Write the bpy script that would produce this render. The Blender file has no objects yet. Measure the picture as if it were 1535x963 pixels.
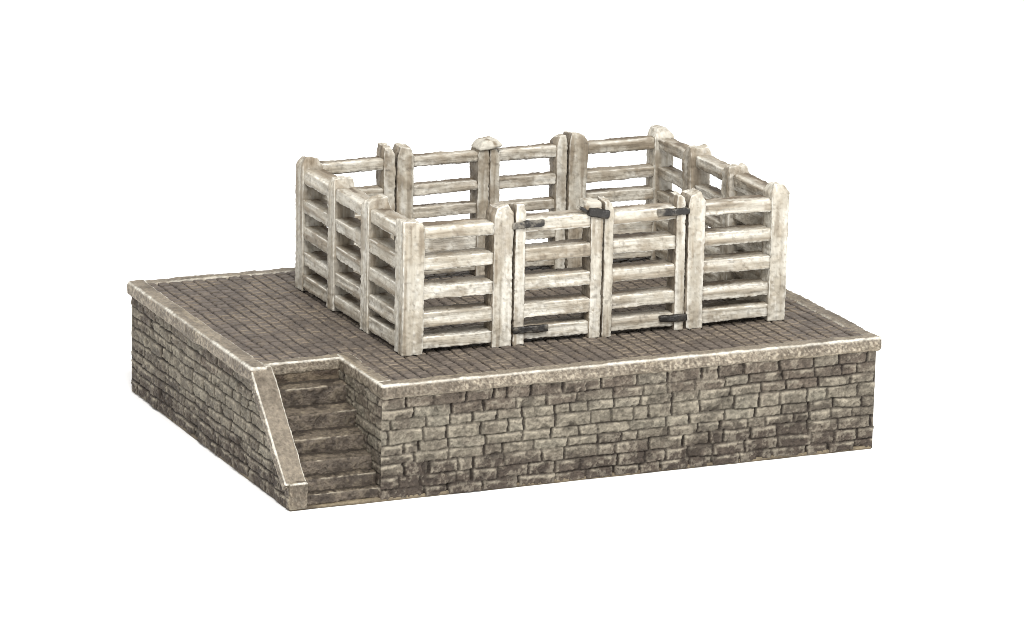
import bpy, math
import numpy as np
from mathutils import Matrix, Vector

U = 0.01                      # one scene-building unit is a centimetre
K = 1.75                      # paint reflectance scale
rng = np.random.default_rng(7)
SC = bpy.context.scene
COL = SC.collection

# ------------------------------------------------------------------ noise
_tab = np.random.default_rng(3).random(8192)
def vnoise(P, seed=0):
    P = np.asarray(P, float)
    i = np.floor(P).astype(np.int64); f = P - i
    f = f * f * f * (f * (f * 6 - 15) + 10)
    out = np.zeros(len(P))
    for dx in (0, 1):
        wx = f[:, 0] if dx else 1 - f[:, 0]
        for dy in (0, 1):
            wy = f[:, 1] if dy else 1 - f[:, 1]
            for dz in (0, 1):
                wz = f[:, 2] if dz else 1 - f[:, 2]
                h = ((i[:, 0] + dx) * 73856093) ^ ((i[:, 1] + dy) * 19349663) ^ ((i[:, 2] + dz) * 83492791) ^ (seed * 2654435761 % 2147483647)
                out += wx * wy * wz * _tab[(h ^ (h >> 13)) % 8192]
    return out
def fbm(P, seed=0, oct=3):
    P = np.asarray(P, float); a = 1.0; s = 0; t = 0
    for k in range(oct):
        s = s + a * vnoise(P * 2 ** k + 17.3 * k, seed + k); t += a; a *= .55
    return s / t                                            # 0..1, mean .5
def ss(a, b, x):
    t = np.clip((x - a) / (b - a), 0, 1); return t * t * (3 - 2 * t)
def lin(rgb):
    c = np.array(rgb, float) / 255
    return np.where(c <= .04045, c / 12.92, ((c + .055) / 1.055) ** 2.4) / K
def mix(a, b, t):
    t = np.asarray(t)[:, None]; return a * (1 - t) + b * t

# ------------------------------------------------------------------ objects
def empty(name, parent=None, loc=(0, 0, 0)):
    o = bpy.data.objects.new(name, None); COL.objects.link(o)
    o.empty_display_size = .01
    o.location = Vector(loc) * U
    if parent: o.parent = parent
    return o
def mesh_obj(name, V, F, mat, parent, C=None, origin=(0, 0, 0), smooth=True):
    """V in cm, world; origin = world position (cm) of the parent chain"""
    me = bpy.data.meshes.new(name)
    V = np.asarray(V, float); c = np.array(origin, float)
    me.from_pydata(((V - c) * U).tolist(), [], np.asarray(F).tolist())
    if C is not None:
        a = me.color_attributes.new('paint', 'FLOAT_COLOR', 'POINT')
        a.data.foreach_set('color', np.c_[np.clip(C, 0, 1), np.ones(len(C))].ravel())
    if smooth: me.polygons.foreach_set('use_smooth', [True] * len(me.polygons))
    me.materials.append(mat); me.update()
    o = bpy.data.objects.new(name, me); COL.objects.link(o)
    if parent: o.parent = parent
    return o

# ------------------------------------------------------------------ materials
def paint_material(name, speck=.35, speck_scale=900, bump=.35, rough=.6, spec=.3, fine=2600, stretch=None):
    m = bpy.data.materials.new(name); m.use_nodes = True
    nt = m.node_tree; N = nt.nodes; L = nt.links
    b = N['Principled BSDF']
    b.inputs['Roughness'].default_value = rough
    b.inputs['Specular IOR Level'].default_value = spec
    at = N.new('ShaderNodeAttribute'); at.attribute_name = 'paint'
    tc = N.new('ShaderNodeTexCoord')
    n1 = N.new('ShaderNodeTexNoise'); n1.inputs['Scale'].default_value = speck_scale
    n1.inputs['Detail'].default_value = 5; n1.inputs['Roughness'].default_value = .65
    n2 = N.new('ShaderNodeTexNoise'); n2.inputs['Scale'].default_value = fine
    n2.inputs['Detail'].default_value = 3
    src = tc.outputs['Object']
    if stretch:
        mp = N.new('ShaderNodeMapping'); mp.inputs['Scale'].default_value = stretch
        L.new(src, mp.inputs['Vector']); src = mp.outputs['Vector']
    L.new(src, n1.inputs['Vector']); L.new(src, n2.inputs['Vector'])
    mr = N.new('ShaderNodeMapRange'); mr.inputs['From Min'].default_value = .3; mr.inputs['From Max'].default_value = .7
    mr.inputs['To Min'].default_value = 1 - speck; mr.inputs['To Max'].default_value = 1 + speck
    L.new(n1.outputs['Fac'], mr.inputs['Value'])
    mx = N.new('ShaderNodeVectorMath'); mx.operation = 'SCALE'
    L.new(at.outputs['Color'], mx.inputs[0]); L.new(mr.outputs['Result'], mx.inputs['Scale'])
    L.new(mx.outputs['Vector'], b.inputs['Base Color'])
    add = N.new('ShaderNodeMath'); add.operation = 'ADD'
    L.new(n1.outputs['Fac'], add.inputs[0]); L.new(n2.outputs['Fac'], add.inputs[1])
    bp = N.new('ShaderNodeBump'); bp.inputs['Strength'].default_value = bump; bp.inputs['Distance'].default_value = .0004
    L.new(add.outputs['Value'], bp.inputs['Height']); L.new(bp.outputs['Normal'], b.inputs['Normal'])
    return m
M_STONE = paint_material('weathered_stone_paint', .36, 1300, .6, .62, .3)
M_COPE = paint_material('coping_stone_paint', .42, 1300, .6, .55, .35)
M_PAVE = paint_material('sett_paving_paint', .30, 1500, .5, .6, .3)
M_WOODS = [paint_material('limewashed_timber_paint', .17, 1300, .4, .6, .3, 2200, [(.1 if i == k else 1) for i in range(3)]) for k in range(3)]
M_WOOD = M_WOODS[0]
M_IRON = paint_material('black_iron_paint', .35, 900, .4, .45, .5)
M_GROUND = bpy.data.materials.new('white_studio_paper'); M_GROUND.use_nodes = True
b = M_GROUND.node_tree.nodes['Principled BSDF']
b.inputs['Base Color'].default_value = (.95, .95, .95, 1); b.inputs['Roughness'].default_value = 1
b.inputs['Specular IOR Level'].default_value = 0
nz = M_GROUND.node_tree.nodes.new('ShaderNodeTexNoise'); nz.inputs['Scale'].default_value = 300
bpn = M_GROUND.node_tree.nodes.new('ShaderNodeBump'); bpn.inputs['Strength'].default_value = .03
M_GROUND.node_tree.links.new(nz.outputs['Fac'], bpn.inputs['Height'])
M_GROUND.node_tree.links.new(bpn.outputs['Normal'], b.inputs['Normal'])

# ------------------------------------------------------------------ colours (as painted)
BROWN, GREEN, DARK = lin((113, 101, 89)), lin((146, 138, 122)), lin((92, 81, 71))
PALE, WASH_SHADE, HILITE = lin((158, 152, 136)), lin((50, 42, 35)), lin((200, 190, 170))
COPE, COPE_D, WHITE = lin((168, 156, 138)), lin((108, 97, 83)), lin((255, 250, 236))
CREAM, CREAM2, TIMB, DEEP_BROWN = lin((233, 227, 212)), lin((213, 204, 186)), lin((154, 138, 116)), lin((78, 64, 51))
BRIGHT = lin((255, 252, 242)) * 1.15

# ------------------------------------------------------------------ rounded, worn block
def block_lattice(dims, cell):
    n = [max(2, int(math.ceil(d / cell))) for d in dims]
    keys = []; quads = []
    for ax in range(3):
        a, b_ = (ax + 1) % 3, (ax + 2) % 3
        for side in (0, n[ax]):
            I, J = np.meshgrid(np.arange(n[a]), np.arange(n[b_]), indexing='ij')
            I, J = I.ravel(), J.ravel()
            def key(di, dj):
                k = np.zeros((len(I), 3), int); k[:, ax] = side; k[:, a] = I + di; k[:, b_] = J + dj; return k
            q = [key(0, 0), key(1, 0), key(1, 1), key(0, 1)]
            if side == 0: q = q[::-1]
            quads.append(np.stack(q, 1))
    Q = np.concatenate(quads)                                # f,4,3
    flat = Q.reshape(-1, 3)
    uq, inv = np.unique(flat, axis=0, return_inverse=True)
    return uq / np.array(n, float) * 2 - 1, inv.reshape(-1, 4)
def rounded_block(lo, hi, r=.05, cell=.035):
    lo, hi = np.array(lo, float), np.array(hi, float)
    h = (hi - lo) / 2; c = (hi + lo) / 2
    P, F = block_lattice(hi - lo, cell)
    # concentrate samples near the edges so the rounding resolves
    P = np.sign(P) * (1 - (1 - np.abs(P)) ** 1.15)
    X = P * h
    r = min(r, .49 * h.min() * 2 * .5)
    core = np.clip(X, -(h - r), h - r)
    d = X - core; ln = np.linalg.norm(d, axis=1, keepdims=True)
    n = np.where(ln > 1e-9, d / np.maximum(ln, 1e-9), 0)
    X = core + n * r
    # face axis normal
    edge = 1 - np.max(np.abs(n), axis=1)                     # 0 on flats, up to .42 at corners
    return X + c, F, n, edge

def timber(name, lo, hi, parent, long_axis, r=.035, top_taper=0, rough=.012, origin=(0, 0, 0), dirt=1.0, ridge=None, outer=None,
           tilt=0.0, white=0.0, inner=None):
    """one cast timber: grain along long_axis, pale paint with brown wash on its upper face, darker at the ends"""
    X, F, n, edge = rounded_block(lo, hi, r, .026)
    seed = int(rng.integers(0, 5000))
    lo, hi = np.array(lo, float), np.array(hi, float); c = (lo + hi) / 2
    off = rng.random(3) * 50
    if top_taper:                                             # weathered, chamfered post head
        hh = rng.uniform(.14, .18)
        t = np.clip((X[:, 2] - hi[2] + hh) / hh, 0, 1)
        kx = {None: 1., 0: .25, 1: 1.}[ridge]; ky = {None: 1., 0: 1., 1: .25}[ridge]
        sx, sy = rng.uniform(-.03, .03, 2)
        X[:, 0] = c[0] + (X[:, 0] - c[0]) * (1 - kx * top_taper * t) + sx * t
        X[:, 1] = c[1] + (X[:, 1] - c[1]) * (1 - ky * top_taper * t) + sy * t
        X[:, 2] += t * ((X[:, 0] - c[0]) * rng.uniform(-.25, .25) + (X[:, 1] - c[1]) * rng.uniform(-.2, .2) + .06 * (fbm(X * 6 + off, seed) - .5))
    st = np.array([9., 9., 9.]); st[long_axis] = .55
    g = fbm(X * st + off, seed, 3) - .5
    m = fbm(X * 3.0 + off, seed + 9, 3) - .5
    fine = fbm(X * 16 + off, seed + 5, 2) - .5
    xf = fbm(X * 34 + off, seed + 15, 2) - .5
    X = X + n * (g * 4.2 * rough + m * 2.2 * rough + fine * 2.2 * rough + xf * 1.2 * rough)[:, None]
    if outer is not None:
        ho = np.abs(np.array(outer)) @ (hi - lo)
        back = .5 - ((X - c) @ np.array(outer, float)) / ho          # 0 at the outer face, 1 at the inner
    else: back = np.full(len(X), .8)
    if tilt:
        s = (X[:, long_axis] - c[long_axis])
        X[:, 2 if long_axis != 2 else 0] += s * tilt
    # paint
    C = mix(CREAM, CREAM2, ss(-.16, .2, m + .4 * g))
    grain = ss(.07, .22, g + .12 * fine)
    C = mix(C, TIMB, .6 * grain)
    C = mix(C, BRIGHT, .5 * ss(.06, .22, -g + .4 * fine))
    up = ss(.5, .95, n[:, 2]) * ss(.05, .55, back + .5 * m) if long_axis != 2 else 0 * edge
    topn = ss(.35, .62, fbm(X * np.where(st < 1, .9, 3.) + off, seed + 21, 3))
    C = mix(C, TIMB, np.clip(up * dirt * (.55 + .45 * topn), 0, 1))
    C = mix(C, DEEP_BROWN, np.clip(up * dirt * .5 * ss(.5, .8, topn), 0, 1))
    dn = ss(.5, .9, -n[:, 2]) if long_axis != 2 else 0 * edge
    C = mix(C, DEEP_BROWN, .6 * dn)  # rail undersides in deep brown
    le = ss(.10, .25, edge) * ss(.2, .6, -n[:, 2]) * ss(.4, .6, fbm(X * 3 + off, seed + 71, 2))
    C = mix(C, BRIGHT, .7 * le)
    # deep brown towards the ends of rails
    s = np.minimum(X[:, long_axis] - lo[long_axis], hi[long_axis] - X[:, long_axis])
    if long_axis != 2:
        C = mix(C, DEEP_BROWN, .7 * ss(.10, .0, s + .10 * (m + .25)))
    blot = ss(.62, .74, fbm(X * 2.2 + off, seed + 40, 4))
    C = mix(C, TIMB, .45 * blot)
    spk = ss(.70, .80, fbm(X * 11 + off, seed + 60, 2))
    C = mix(C, DEEP_BROWN, .35 * spk)
    spk2 = ss(.66, .78, fbm(X * 24 + off, seed + 61, 2))
    C = mix(C, TIMB, .4 * spk2)
    hl = ss(.06, .2, edge) * ss(.35, .6, fbm(X * 5 + off, seed + 70, 2))
    C = mix(C, BRIGHT, .9 * hl * (1 - .6 * up))
    if ridge is not None:                                     # darker brown on the sides the rails butt against
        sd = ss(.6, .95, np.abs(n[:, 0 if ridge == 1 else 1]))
        C = mix(C, TIMB, sd * (.35 if ridge == 0 else .7)); C = mix(C, DEEP_BROWN, sd * (.15 if ridge == 0 else .5) * ss(.42, .62, fbm(X * 4 + off, seed + 90, 3)))
    if inner is not None:                                     # brown patches over faces turned into the pen
        w = ss(.3, .8, n @ np.array(inner, float)) * (.05 + .5 * ss(.45, .65, fbm(X * 2.5 + off, seed + 80, 3)))
        C = mix(C, TIMB, w)
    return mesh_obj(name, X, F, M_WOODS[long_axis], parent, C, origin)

def coping(name, lo, hi, parent, long_axis, r=.07, rough=.022, dark_end=None, slope=None, origin=(0, 0, 0), tone=0.0, speck=.5, worn=.7):
    X, F, n, edge = rounded_block(lo, hi, r, .024)
    seed = int(rng.integers(0, 5000)); off = rng.random(3) * 40
    lo, hi = np.array(lo, float), np.array(hi, float)
    m = fbm(X * 1.6 + off, seed, 3) - .5; g = fbm(X * 5 + off, seed + 3, 3) - .5; f = fbm(X * 27 + off, seed + 6, 2) - .5
    st = np.array([5., 5., 5.]); st[long_axis] = .7
    gr = fbm(X * st + off, seed + 8, 3) - .5
    X = X + n * (rough * (2.2 * m + 1.6 * g + .9 * f))[:, None]
    C = mix(COPE, COPE_D, np.clip(ss(-.05, .3, m + .5 * gr) * .8 + tone, 0, 1))
    C = mix(C, lin((190, 176, 152)), .6 * ss(.05, .22, gr))
    side = 1 - np.abs(n[:, 2])
    sp = ss(.04, .16, f + .3 * g)
    C = mix(C, lin((226, 214, 192)), speck * sp * ss(.4, .9, side))
    C = mix(C, COPE_D, .7 * ss(.04, .18, -f - .3 * g) * ss(.4, .9, side))
    if dark_end is not None:
        s = X[:, long_axis] - lo[long_axis]
        C = mix(C, COPE_D, .6 * ss(dark_end, 0, s + 1.2 * m) * ss(.4, .9, side))
    topedge = ss(.03, .15, edge) * ss(.1, .5, n[:, 2])
    C = mix(C, WHITE, np.clip(worn * topedge * (.6 + .8 * ss(-.1, .15, g + .4 * m)), 0, 1))
    lowedge = ss(.1, .25, edge) * ss(.1, .5, -n[:, 2])
    C = mix(C, HILITE, .5 * lowedge * ss(-.05, .1, g))
    if slope is not None: X = slope(X)
    return mesh_obj(name, X, F, M_COPE, parent, C, origin)

# ------------------------------------------------------------------ masonry
def masonry(name, o, u, nrm, width, height, parent, seed, origin, top=None, cell=.018, brick=(.45, .78), courses=9, hj=.02):
    r = np.random.default_rng(seed)
    nu, nv = int(width / cell), int(height / cell)
    Ug, Vg = np.meshgrid(np.linspace(0, width, nu + 1), np.linspace(0, height, nv + 1), indexing='ij')
    uu, vv = Ug.ravel(), Vg.ravel()
    P3 = np.c_[uu, vv, np.full_like(uu, seed * 3.7)]
    wu = uu + .06 * (fbm(P3 * 2.6, seed, 2) - .5) + .035 * (fbm(P3 * 9, seed + 1, 2) - .5)
    wv = vv + .06 * (fbm(P3 * np.array([1.3, 2, 1]) + 9, seed + 2, 2) - .5) + .028 * (fbm(P3 * 8, seed + 3, 2) - .5)
    cb = np.r_[0, np.cumsum(r.uniform(.82, 1.18, courses))]; cb = cb / cb[-1] * height
    ci = np.clip(np.searchsorted(cb, wv) - 1, 0, courses - 1)
    dv_lo, dv_hi = wv - cb[ci], cb[ci + 1] - wv
    dvert = np.full_like(uu, 9.); sid = np.zeros_like(uu, int); vstr = np.ones_like(uu)
    su = np.zeros_like(uu); sv = np.zeros_like(uu)
    base = 0; ids = []
    for k in range(courses):
        sel = ci == k
        e = [-r.uniform(0, .6)]
        while e[-1] < width + .3: e.append(e[-1] + r.uniform(*brick) * (.6 if r.random() < .14 else 1))
        e = np.array(e)
        ii = np.clip(np.searchsorted(e, wu[sel]) - 1, 0, len(e) - 2)
        lo_, hi_ = wu[sel] - e[ii], e[ii + 1] - wu[sel]
        dvert[sel] = np.minimum(lo_, hi_)
        js = r.uniform(.45, 1.25, len(e))
        vstr[sel] = np.where(lo_ < hi_, js[ii], js[ii + 1])
        sid[sel] = base + ii
        su[sel] = (lo_ - hi_) / (e[ii + 1] - e[ii])
        base += len(e)
    nst = base + 1
    roff = r.uniform(-1, 1, nst); rt1 = r.uniform(-1, 1, nst); rt2 = r.uniform(-1, 1, nst)
    rc = r.random(nst); rl = r.random(nst)
    hstr = hj + .95 * fbm(P3 * np.array([1.5, .5, 1]) + 33, seed + 7, 2)
    dh = np.minimum(dv_lo, dv_hi)
    fv = ss(.006, .034, dvert); fh = ss(.002, .026, dh)
    jv = (1 - fv) * vstr; jh = (1 - fh) * hstr
    joint = np.clip(np.maximum(jv, jh), 0, 1.2)
    rough1 = fbm(P3 * 4.5, seed + 11, 3) - .5; rough2 = fbm(P3 * 13, seed + 12, 3) - .5; rough3 = fbm(P3 * 30, seed + 13, 2) - .5
    sv = (dv_lo - dv_hi) / (dv_lo + dv_hi + 1e-6)
    hgt = .018 + .018 * roff[sid] + .010 * rt1[sid] * su + .010 * rt2[sid] * sv + .036 * rough1 + .036 * rough2 + .036 * rough3 - .055 * joint
    # chips
    chip = ss(.66, .76, fbm(P3 * 3.1 + 71, seed + 20, 3))
    hgt -= .03 * chip
    ed = np.minimum(np.minimum(uu, width - uu), np.minimum(vv + .03, height - vv + .2))
    hgt = hgt * ss(0, .05, ed)
    row = ci.astype(float)
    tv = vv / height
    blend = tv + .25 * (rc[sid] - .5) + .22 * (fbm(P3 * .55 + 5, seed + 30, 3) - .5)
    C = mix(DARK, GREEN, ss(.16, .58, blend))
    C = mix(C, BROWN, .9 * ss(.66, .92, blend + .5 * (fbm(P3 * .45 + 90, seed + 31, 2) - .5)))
    C = mix(C, PALE, .55 * (rl[sid] > .8) * ss(.25, .5, blend))
    C = C * (.88 + .24 * rc[sid])[:, None]
    C = mix(C, BROWN * .9, .5 * ss(.55, .75, fbm(P3 * 2.3 + 44, seed + 33, 3)))
    C = mix(C, DARK * .7, .3 * ss(.62, .8, fbm(P3 * 5.5 + 14, seed + 34, 3)))
    rim = np.maximum(ss(.10, .05, dv_hi) * ss(.012, .04, dv_hi), .6 * ss(.10, .05, dvert) * ss(.02, .05, dvert))
    C = mix(C, HILITE, .70 * rim * ss(.38, .62, fbm(P3 * 4 + 60, seed + 35, 2)))
    C = mix(C, HILITE, .30 * ss(.08, .25, rough1 + rough2 + .6 * rough3))
    C = mix(C, WASH_SHADE, .30 * ss(.10, .28, -rough1 * .6 - rough2 - .7 * rough3))
    C = mix(C, WASH_SHADE, np.clip(1.0 * joint ** .7, 0, .95))
    C = mix(C, WASH_SHADE, .4 * chip)
    V = np.array(o)[None] + uu[:, None] * np.array(u)[None] + vv[:, None] * np.array([0, 0, 1.]) + hgt[:, None] * np.array(nrm)[None]
    idx = np.arange((nu + 1) * (nv + 1)).reshape(nu + 1, nv + 1)
    F = np.stack([idx[:-1, :-1], idx[1:, :-1], idx[1:, 1:], idx[:-1, 1:]], -1).reshape(-1, 4)
    if np.dot(np.cross(u, [0, 0, 1]), nrm) < 0: F = F[:, ::-1]
    if top is not None:
        F = F[(vv[F] <= top(uu[F])).all(1)]
        used = np.unique(F); mp = -np.ones(len(V), int); mp[used] = np.arange(len(used))
        V, C, F = V[used], C[used], mp[F]
    return mesh_obj(name, V, F, M_STONE, parent, C, origin)

# ================================================================== PLATFORM
W, D, H = 12.0, 8.65, 2.246
SX = 1.79                                   # side of the stair recess
PO = (W / 2, D / 2, 0)
plat = empty('stone_platform', None, PO)
plat['label'] = 'grey brown stone loading platform with pale coping, paved top and steps at one corner'
plat['category'] = 'platform'

WT = H - .26
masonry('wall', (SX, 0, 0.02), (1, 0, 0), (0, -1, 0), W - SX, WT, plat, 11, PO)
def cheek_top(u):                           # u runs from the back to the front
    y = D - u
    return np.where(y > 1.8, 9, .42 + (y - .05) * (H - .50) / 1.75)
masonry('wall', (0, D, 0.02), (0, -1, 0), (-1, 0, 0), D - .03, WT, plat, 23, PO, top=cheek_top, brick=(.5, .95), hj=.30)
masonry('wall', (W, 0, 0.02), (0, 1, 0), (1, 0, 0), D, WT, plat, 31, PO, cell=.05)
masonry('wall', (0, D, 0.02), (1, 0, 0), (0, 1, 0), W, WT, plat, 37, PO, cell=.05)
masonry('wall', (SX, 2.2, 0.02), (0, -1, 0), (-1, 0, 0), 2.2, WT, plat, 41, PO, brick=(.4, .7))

# base slab
X, F, n, e = rounded_block((-.0, .0, 0.0), (W, D, .075), .02, .06)
X = X + n * (.03 * (fbm(X * 2.2, 5, 3) - .5))[:, None]
X[:, 2] = np.maximum(X[:, 2], 0.001)
C = mix(lin((150, 136, 112)), lin((104, 92, 75)), ss(.4, .65, fbm(X * np.array([1.2, 1.2, 4]), 8, 3)))
mesh_obj('base_slab', X, F, M_STONE, plat, C, PO)

# coping
CZ = H - .285
coping('coping', (1.76, -.085, CZ), (W + .085, .225, H), plat, 0, origin=PO, dark_end=2.6, tone=.08, speck=.6, worn=1.1, rough=.017)
coping('coping', (-.085, 1.80, CZ), (.27, D + .085, H + .004), plat, 1, origin=PO, speck=.35)
coping('coping', (.25, D - .22, CZ), (W - .2, D + .08, H - .003), plat, 0, origin=PO, tone=.2, worn=.4)
coping('coping', (W - .25, .20, CZ), (W + .08, D + .08, H - .002), plat, 1, origin=PO, tone=.3, worn=.3)
coping('coping', (1.765, .18, CZ), (2.08, 2.28, H - .006), plat, 1, origin=PO, tone=.1, speck=.2)
coping('coping', (.25, 2.0, CZ + .05), (1.80, 2.25, H - .004), plat, 0, origin=PO, r=.04, tone=.1, speck=.3)

# sloping cheek coping beside the steps and its upright end
y1, z1, y0, z0 = 1.86, H, .03, .50
sl = math.hypot(y1 - y0, z1 - z0); a = math.atan2(z1 - z0, y1 - y0)
def slope_map(X):
    s, t = X[:, 1].copy(), X[:, 2].copy()
    Y = X.copy(); Y[:, 1] = y0 + s * math.cos(a) - t * math.sin(a); Y[:, 2] = z0 + s * math.sin(a) + t * math.cos(a)
    return Y
coping('cheek_coping', (-.08, .0, -.24), (.36, sl + .03, 0), plat, 1, origin=PO, slope=slope_map, r=.05, speck=.5, rough=.02, worn=1.1, tone=.22)
coping('cheek_end', (-.005, -.03, .02), (.36, .30, .53), plat, 2, origin=PO, tone=.85, r=.05, speck=.15)

# inner face of the cheek
pts = np.array([(0.1, 0.05), (2.2, 0.05), (2.2, H - .15), (1.8, H - .15), (.1, .40)])
V = np.r_[np.c_[np.full(5, .06), pts], np.c_[np.full(5, .335), pts]]
F5 = [[0, 1, 2, 3, 4][::-1], [5, 6, 7, 8, 9]]
Fs = F5 + [[i, (i + 1) % 5, 5 + (i + 1) % 5, 5 + i] for i in range(5)]
me = bpy.data.meshes.new('cheek_wall')
me.from_pydata(((V - np.array(PO)) * U).tolist(), [], Fs)
ca = me.color_attributes.new('paint', 'FLOAT_COLOR', 'POINT')
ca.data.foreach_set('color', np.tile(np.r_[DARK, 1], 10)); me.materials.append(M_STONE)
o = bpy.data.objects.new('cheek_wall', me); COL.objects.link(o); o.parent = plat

# steps
stair = empty('staircase', plat)
edges = [(2.02, 2.10), (1.70, 1.80), (1.24, 1.43), (.80, 1.09), (.44, .78), (.23, .50), (.06, .26)]
for k in range(1, len(edges)):
    ye, ze = edges[k]; yb = edges[k - 1][0] + .12
    if k == 1: yb = 2.12
    zb = .05
    X, F, n, e = rounded_block((.30, ye, max(zb, ze - .55)), (1.82, yb + .15, ze), .03, .022)
    off = np.array([k * 7.1, 3, k]); seed = 60 + k
    m = fbm(X * 2.2 + off, seed, 3) - .5; g = fbm(X * 6 + off, seed + 2, 3) - .5
    f = fbm(X * 20 + off, seed + 4, 2) - .5
    back = np.clip((X[:, 1] - ye), 0, 1)
    X[:, 2] += np.where(n[:, 2] > -.2, back * .12, 0) * ss(ze - .3, ze, X[:, 2])
    X = X + n * (.035 * m + .035 * g + .035 * f)[:, None]
    C = mix(lin((116, 105, 93)), lin((91, 81, 71)), ss(-.12, .18, m))
    C = mix(C, lin((132, 120, 102)), .45 * ss(.5, .9, n[:, 2]))  # treads painted lighter than risers, shading the step form by colour
    C = mix(C, lin((160, 147, 125)), .5 * ss(.06, .2, g + .9 * f) * (.5 + .5 * n[:, 2].clip(0, 1)))
    C = mix(C, WASH_SHADE, .6 * ss(.08, .22, -g - .3 * f))
    C = mix(C, HILITE, .75 * ss(.05, .2, e) * ss(.1, .5, n[:, 2]) * ss(-.08, .12, g + m))
    C = mix(C, WASH_SHADE, .8 * ss(.16, .05, edges[k - 1][0] - X[:, 1] + .1 * m) * ss(.5, .9, n[:, 2]))  # shadow below each nosing painted along the back of the tread
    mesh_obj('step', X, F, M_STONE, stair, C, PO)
# upper riser stone
X, F, n, e = rounded_block((.30, 2.03, 1.6), (1.82, 2.2, CZ + .12), .03, .03)
g = fbm(X * 5, 77, 3) - .5
X = X + n * (.06 * g)[:, None]
C = mix(lin((132, 118, 99)), lin((84, 72, 60)), ss(-.08, .1, g + .25 * (1.0 - X[:, 0]) * .4))
mesh_obj('riser', X, F, M_STONE, stair, C, PO)

# paving of setts
def paving():
    cell = .02
    xa, xb, ya, yb = .2, W - .15, .15, D - .15
    nx, ny = int((xb - xa) / cell), int((yb - ya) / cell)
    Xg, Yg = np.meshgrid(np.linspace(xa, xb, nx + 1), np.linspace(ya, yb, ny + 1), indexing='ij')
    x, y = Xg.ravel(), Yg.ravel(); P = np.c_[x, y, 0 * x + 2]
    wx = x + .03 * (fbm(P * 2.5, 101, 2) - .5) + .05 * (fbm(P * .6, 103, 2) - .5)
    wy = y + .04 * (fbm(P * 3.0 + 7, 102, 2) - .5)
    px, py = .248, .225
    col = np.floor((wx - xa) / px).astype(int)
    hsh = _tab[(col * 7919 + 13) % 8192]
    yy = (wy + (col % 2) * py * .5 + .12 * (hsh - .5)) / py
    row = np.floor(yy).astype(int)
    fx = (wx - xa) / px - col; fy = yy - row
    dx = np.minimum(fx, 1 - fx) * px; dy = np.minimum(fy, 1 - fy) * py
    r1 = _tab[(col * 131 + row * 7177 + 5) % 8192]; r2 = _tab[(col * 977 + row * 331 + 99) % 8192]
    dash = .55 + .65 * fbm(P * np.array([3., 4., 1]) + 3, 108, 2)
    jx = ss(.038, .014, dx) * dash * (.55 + .65 * ss(.30, .05, np.minimum(fy, 1 - fy))); jy = ss(.026, .008, dy) * (.3 + .75 * fbm(P * 3 + 50, 109, 2))
    j = np.clip(np.maximum(jx, jy), 0, 1)
    n1 = fbm(P * 5, 110, 3) - .5; n2 = fbm(P * 14, 111, 2) - .5
    z = H - .022 + .010 * (r1 - .5) + .02 * n1 + .02 * n2 - .045 * j
    C = mix(lin((130, 119, 109)), lin((112, 102, 93)), ss(.2, .8, r2 * .6 + .4 * fbm(P * .9, 112, 3)))
    C = mix(C, lin((148, 133, 115)), .4 * ss(.08, .25, n1 + .5 * n2))
    lowrim = np.maximum(ss(.06, .03, fy * py) * ss(.006, .02, fy * py), .7 * ss(.07, .045, fx * px) * ss(.02, .035, fx * px))
    C = mix(C, lin((180, 164, 142)), .6 * lowrim * ss(.4, .65, fbm(P * 2 + 8, 114, 2)))
    C = mix(C, lin((44, 36, 30)), np.clip(1.1 * j, 0, .96))
    # grime trodden round the foot of the pen
    V = np.c_[x, y, z]
    idx = np.arange((nx + 1) * (ny + 1)).reshape(nx + 1, ny + 1)
    F = np.stack([idx[:-1, :-1], idx[1:, :-1], idx[1:, 1:], idx[:-1, 1:]], -1).reshape(-1, 4)
    cen = V[F].mean(1)
    F = F[~((cen[:, 0] < 1.9) & (cen[:, 1] < 2.12))]
    used = np.unique(F); mp = -np.ones(len(V), int); mp[used] = np.arange(len(used))
    mesh_obj('paving', V[used], mp[F], M_PAVE, plat, C[used], PO)
paving()

# ================================================================== PEN
XA, XB, YA, YB = 2.905, 10.93, 1.735, 7.26
QO = ((XA + XB) / 2, (YA + YB) / 2, H - .02)
pen = empty('livestock_pen', None, QO)
pen['label'] = 'whitewashed wooden livestock pen with black gate hinges standing on the paved stone platform'
pen['category'] = 'pen'
ZB = H - .03
J = lambda s=.012: float(rng.uniform(-s, s))
def post(name, x0, x1, ya, yb, top, taper=.5, parent=pen, inner=None, r=.03, ridge=1):
    if name == 'corner_post': ridge = None
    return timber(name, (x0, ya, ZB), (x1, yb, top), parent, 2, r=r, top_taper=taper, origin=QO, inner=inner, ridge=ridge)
RZ_F = [(2.15, 2.41), (1.57, 1.83), (1.02, 1.28), (.49, .76), (.05, .31)]
RZ_R = [(2.29, 2.52), (1.72, 1.93), (1.22, 1.43), (.62, .87), (.07, .34)]
RZ_3 = [(2.20, 2.52), (1.64, 1.97), (1.12, 1.50), (.57, .98), (.05, .43)]
RZ_2 = [(2.29, 2.52), (1.72, 1.93), (1.25, 1.48), (.50, .98), (.07, .34)]
def rails_x(x0, x1, ya, yb, zs, parent=pen, inner=None):
    out = (0, -1, 0)
    for k, (a_, b_) in enumerate(zs):
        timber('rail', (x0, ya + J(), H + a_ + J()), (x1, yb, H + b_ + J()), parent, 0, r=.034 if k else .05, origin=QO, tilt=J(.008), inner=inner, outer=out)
def rails_y(y0_, y1_, xa, xb, zs, parent=pen, inner=None):
    out = (-1, 0, 0)
    for k, (a_, b_) in enumerate(zs):
        timber('rail', (xa + J(), y0_, H + a_ + J()), (xb, y1_, H + b_ + J()), parent, 1, r=.034 if k else .05, origin=QO, tilt=J(.008), inner=inner, outer=out)

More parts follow.
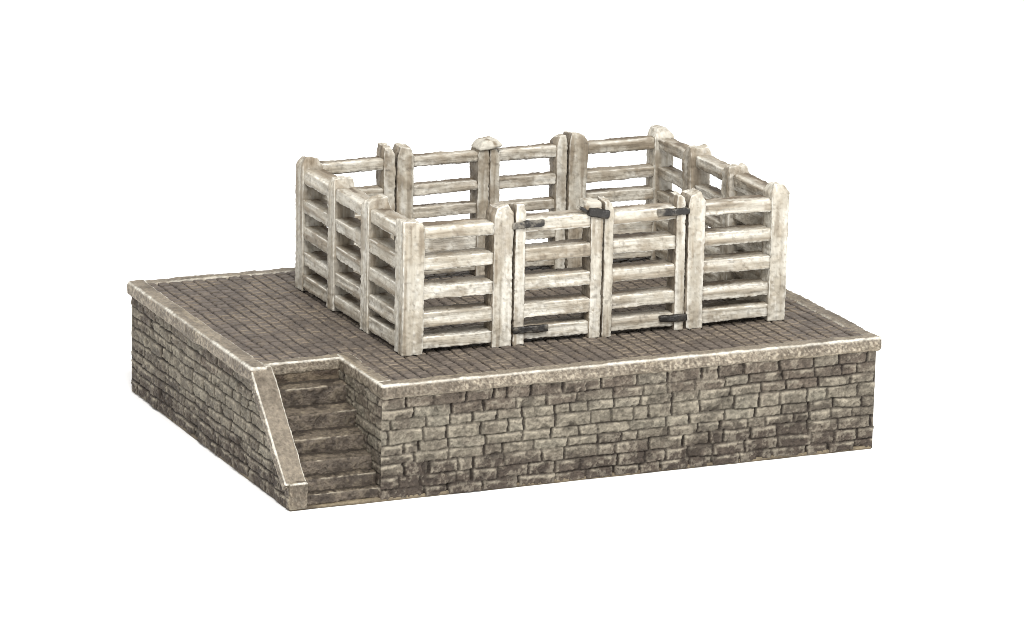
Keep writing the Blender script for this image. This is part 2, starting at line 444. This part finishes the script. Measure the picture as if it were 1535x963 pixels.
FD = .44                                    # depth of the front posts
FY0, FY1 = YA, YA + FD
RF0, RF1 = YA + .03, YA + .50              # rail faces, front
# ---- front row
post('corner_post', 2.905, 3.335, FY0, FY0 + .42, H + 2.52, .12)
rails_x(3.30, 4.76, RF0, RF1, RZ_F)
post('post', 4.735, 5.135, FY0, FY1, H + 2.70, .45)
def gate(label):
    g = empty('gate', pen); g['label'] = label; return g
gl = gate('left gate leaf of the front fence with two black strap hinges')
post('stile', 5.175, 5.40, FY0 + .01, FY1 - .03, H + 2.68, .25, gl, r=.03)
rails_x(5.37, 6.77, RF0 + .01, RF1 - .02, RZ_F, gl)
post('stile', 6.745, 6.985, FY0 + .01, FY1 - .03, H + 2.60, .35, gl, r=.03)
gr = gate('right gate leaf of the front fence with two black strap hinges')
post('stile', 7.02, 7.215, FY0 + .01, FY1 - .03, H + 2.62, .3, gr, r=.03)
rails_x(7.19, 8.56, RF0 + .01, RF1 - .02, RZ_F, gr)
post('stile', 8.535, 8.74, FY0 + .01, FY1 - .03, H + 2.62, .3, gr, r=.03)
post('post', 8.785, 9.15, FY0, FY1, H + 2.64, .42)
rails_x(9.12, 10.58, RF0, RF1, RZ_F)
post('corner_post', 10.555, 10.93, FY0, FY0 + .42, H + 2.66, .45)
# ---- left row
LX0, LX1 = XA + .03, XA + .47
def post_y(y0_, y1_, x0, x1, top, taper=.35, inner=None):
    return post('post', x0, x1, y0_, y1_, top, .55, inner=inner, ridge=0)
post('corner_post', XA, XA + .42, 6.87, YB, H + 2.62, .4, inner=(0, -1, 0))
rails_y(5.56, 6.90, LX0, LX1, RZ_F)
post_y(5.22, 5.58, XA, XA + .45, H + 2.58)
rails_y(3.84, 5.24, LX0, LX1, RZ_F)
post_y(3.48, 3.86, XA, XA + .45, H + 2.58)
rails_y(2.10, 3.50, LX0, LX1, RZ_F)
# ---- right row
RX0, RX1 = XB - .36, XB - .03
inn = (-1, 0, 0)
rails_y(2.10, 3.45, RX0, RX1, RZ_3, inner=inn)
post_y(3.42, 3.80, XB - .45, XB, H + 2.66, inner=inn)
rails_y(3.77, 5.18, RX0, RX1, RZ_R, inner=inn)
post_y(5.15, 5.53, XB - .45, XB, H + 2.66, inner=inn)
rails_y(5.50, 6.88, RX0, RX1, RZ_R, inner=inn)
post('corner_post', XB - .43, XB, 6.84, YB, H + 2.70, .4, inner=(0, -1, 0))
# ---- rear row (its inner face is at y = 6.83)
BY0, BY1 = 6.83, YB
BR0, BR1 = 6.87, YB - .08
inn = (0, -1, 0)
rails_x(3.30, 4.63, BR0, BR1, RZ_R, inner=inn)
post('post', 4.60, 4.845, BY0, BY1, H + 2.74, .35, inner=inn)
g1 = gate('left gate leaf of the rear fence')
post('stile', 4.885, 5.25, BY0 + .01, BY1 - .02, H + 2.72, .35, g1, inner=inn)
rails_x(5.22, 6.65, BR0 + .01, BR1 - .02, RZ_2, g1, inner=inn)
post('stile', 6.615, 6.855, BY0 + .01, BY1 - .02, H + 2.62, .35, g1, inner=inn)
g2 = gate('right gate leaf of the rear fence')
post('stile', 6.885, 7.10, BY0 + .01, BY1 - .02, H + 2.56, .3, g2, inner=inn)
rails_x(7.07, 8.38, BR0 + .01, BR1 - .02, RZ_R, g2, inner=inn)
post('stile', 8.335, 8.57, BY0 + .01, BY1 - .02, H + 2.69, .35, g2, inner=inn)
post('post', 8.61, 9.01, BY0, BY1, H + 2.71, .35, inner=inn)
rails_x(8.99, 10.53, BR0, BR1, RZ_2, inner=inn)

# ---- ironwork
def place(X, piv, rot):
    R = np.array(Matrix.Rotation(rot, 3, 'Y')); return (X - piv) @ R.T + piv
def strap(name, lo, hi, parent, rot=0.0, fade=0, wood=False, peak=0, patchy=0):
    X, F, n, e = rounded_block(lo, hi, .045, .022)
    seed = int(rng.integers(0, 999)); off = rng.random(3) * 30
    lo, hi = np.array(lo), np.array(hi)
    m = fbm(X * 6 + off, seed, 3) - .5
    X = X + n * (.05 * m)[:, None]
    C = mix(lin((44, 41, 38)), lin((92, 86, 78)), ss(.12, .32, m + .4 * e))
    s = (X[:, 0] - lo[0]) / (hi[0] - lo[0])
    if fade > 0: C = mix(C, CREAM2, ss(.25, .0, s + .5 * m) * fade)
    if fade < 0: C = mix(C, CREAM2, ss(.75, 1., s + .5 * m) * -fade)
    if patchy: C = mix(C, CREAM2, patchy * ss(.0, .12, fbm(X * 9 + off, seed + 5, 3) - .5))
    if wood: C = mix(CREAM, TIMB, ss(0, .25, m))
    if peak:
        t = np.clip((X[:, 2] - lo[2] - .05) / (hi[2] - lo[2] - .05), 0, 1)
        for ax, k in ((0, peak), (1, .5 * peak)): X[:, ax] = (lo + hi)[ax] / 2 + (X[:, ax] - (lo + hi)[ax] / 2) * (1 - k * t)
    X = place(X, (lo + hi) / 2, rot)
    return mesh_obj(name, X, F, M_WOOD if wood else M_IRON, parent, C, QO)
Y0s = FY0 - .035
strap('hinge_strap', (5.10, Y0s, 4.49), (5.76, FY0 + .06, 4.625), gl, rot=-.02, patchy=.3, fade=.35)
strap('hinge_strap', (5.16, Y0s, 2.45), (5.88, FY0 + .06, 2.585), gl, rot=.0, patchy=.25)
strap('hinge_strap', (8.12, Y0s, 4.50), (8.80, FY0 + .06, 4.63), gr, rot=.0, patchy=.3, fade=.5)
strap('hinge_strap', (8.22, Y0s, 2.41), (8.80, FY0 + .06, 2.535), gr, rot=.0)
strap('gate_latch', (6.66, Y0s - .03, 4.58), (7.10, FY0 + .10, 4.75), gl, rot=.16)
strap('latch_rod', (6.44, FY0 + .02, 4.72), (6.74, FY0 + .09, 4.78), gl, rot=.45, fade=.6)
strap('latch_block', (6.62, FY0 + .02, 4.70), (6.96, FY0 + .34, 4.90), gl, rot=.1, wood=True)
strap('gate_latch', (6.60, BY0 - .07, 4.82), (7.12, BY1 - .06, 4.985), g1, rot=-.12, wood=True, peak=.4)

# ================================================================== GROUND
R_ = 400
ring = [[R_ * math.cos(t), R_ * math.sin(t), 0] for t in np.linspace(0, 2 * math.pi, 96, endpoint=False)]
g = mesh_obj('ground', np.array(ring) , [list(range(96))], M_GROUND, None, None, (0, 0, 0), False)
g['kind'] = 'structure'

# ================================================================== LIGHT
w = bpy.data.worlds.new('World'); SC.world = w; w.use_nodes = True
bg = w.node_tree.nodes['Background']
bg.inputs['Color'].default_value = (1, .99, .975, 1); bg.inputs['Strength'].default_value = .95
def softbox(name, loc, target, size, power, color=(1, .985, .965)):
    l = bpy.data.lights.new(name, 'AREA'); l.shape = 'RECTANGLE'; l.size, l.size_y = size[0] * U, size[1] * U
    l.energy = power; l.color = color
    o = bpy.data.objects.new(name, l); COL.objects.link(o)
    o.location = Vector(loc) * U
    o.rotation_euler = (Vector(target) * U - o.location).to_track_quat('-Z', 'Y').to_euler()
    return o
softbox('softbox_lamp', (-6, -58, 72), (6, 4, 2), (55, 55), 12.0)

# ================================================================== CAMERA
cx, cy, cz, yaw, pitch, roll, f = -29.7048, -76.0121, 25.1879, .421304, -.257927, .0212566, 7014.745
fw = np.array([math.sin(yaw) * math.cos(pitch), math.cos(yaw) * math.cos(pitch), math.sin(pitch)])
rt = np.array([math.cos(yaw), -math.sin(yaw), 0]); up = np.cross(rt, fw)
r2 = rt * math.cos(roll) + up * math.sin(roll); u2 = -rt * math.sin(roll) + up * math.cos(roll)
cam = bpy.data.cameras.new('camera'); co = bpy.data.objects.new('camera', cam); COL.objects.link(co)
M = Matrix.Identity(4)
for i in range(3):
    M[i][0], M[i][1], M[i][2] = r2[i], u2[i], -fw[i]
M[0][3], M[1][3], M[2][3] = cx * U, cy * U, cz * U
co.matrix_world = M
cam.sensor_width = 36; cam.lens = f / 1535 * 36
cam.clip_start = .01; cam.clip_end = 50
SC.camera = co
SC.view_settings.view_transform = 'Standard'; SC.view_settings.look = 'None'
SC.cycles.filter_width = .85
SC.view_settings.exposure = 0; SC.view_settings.gamma = 1
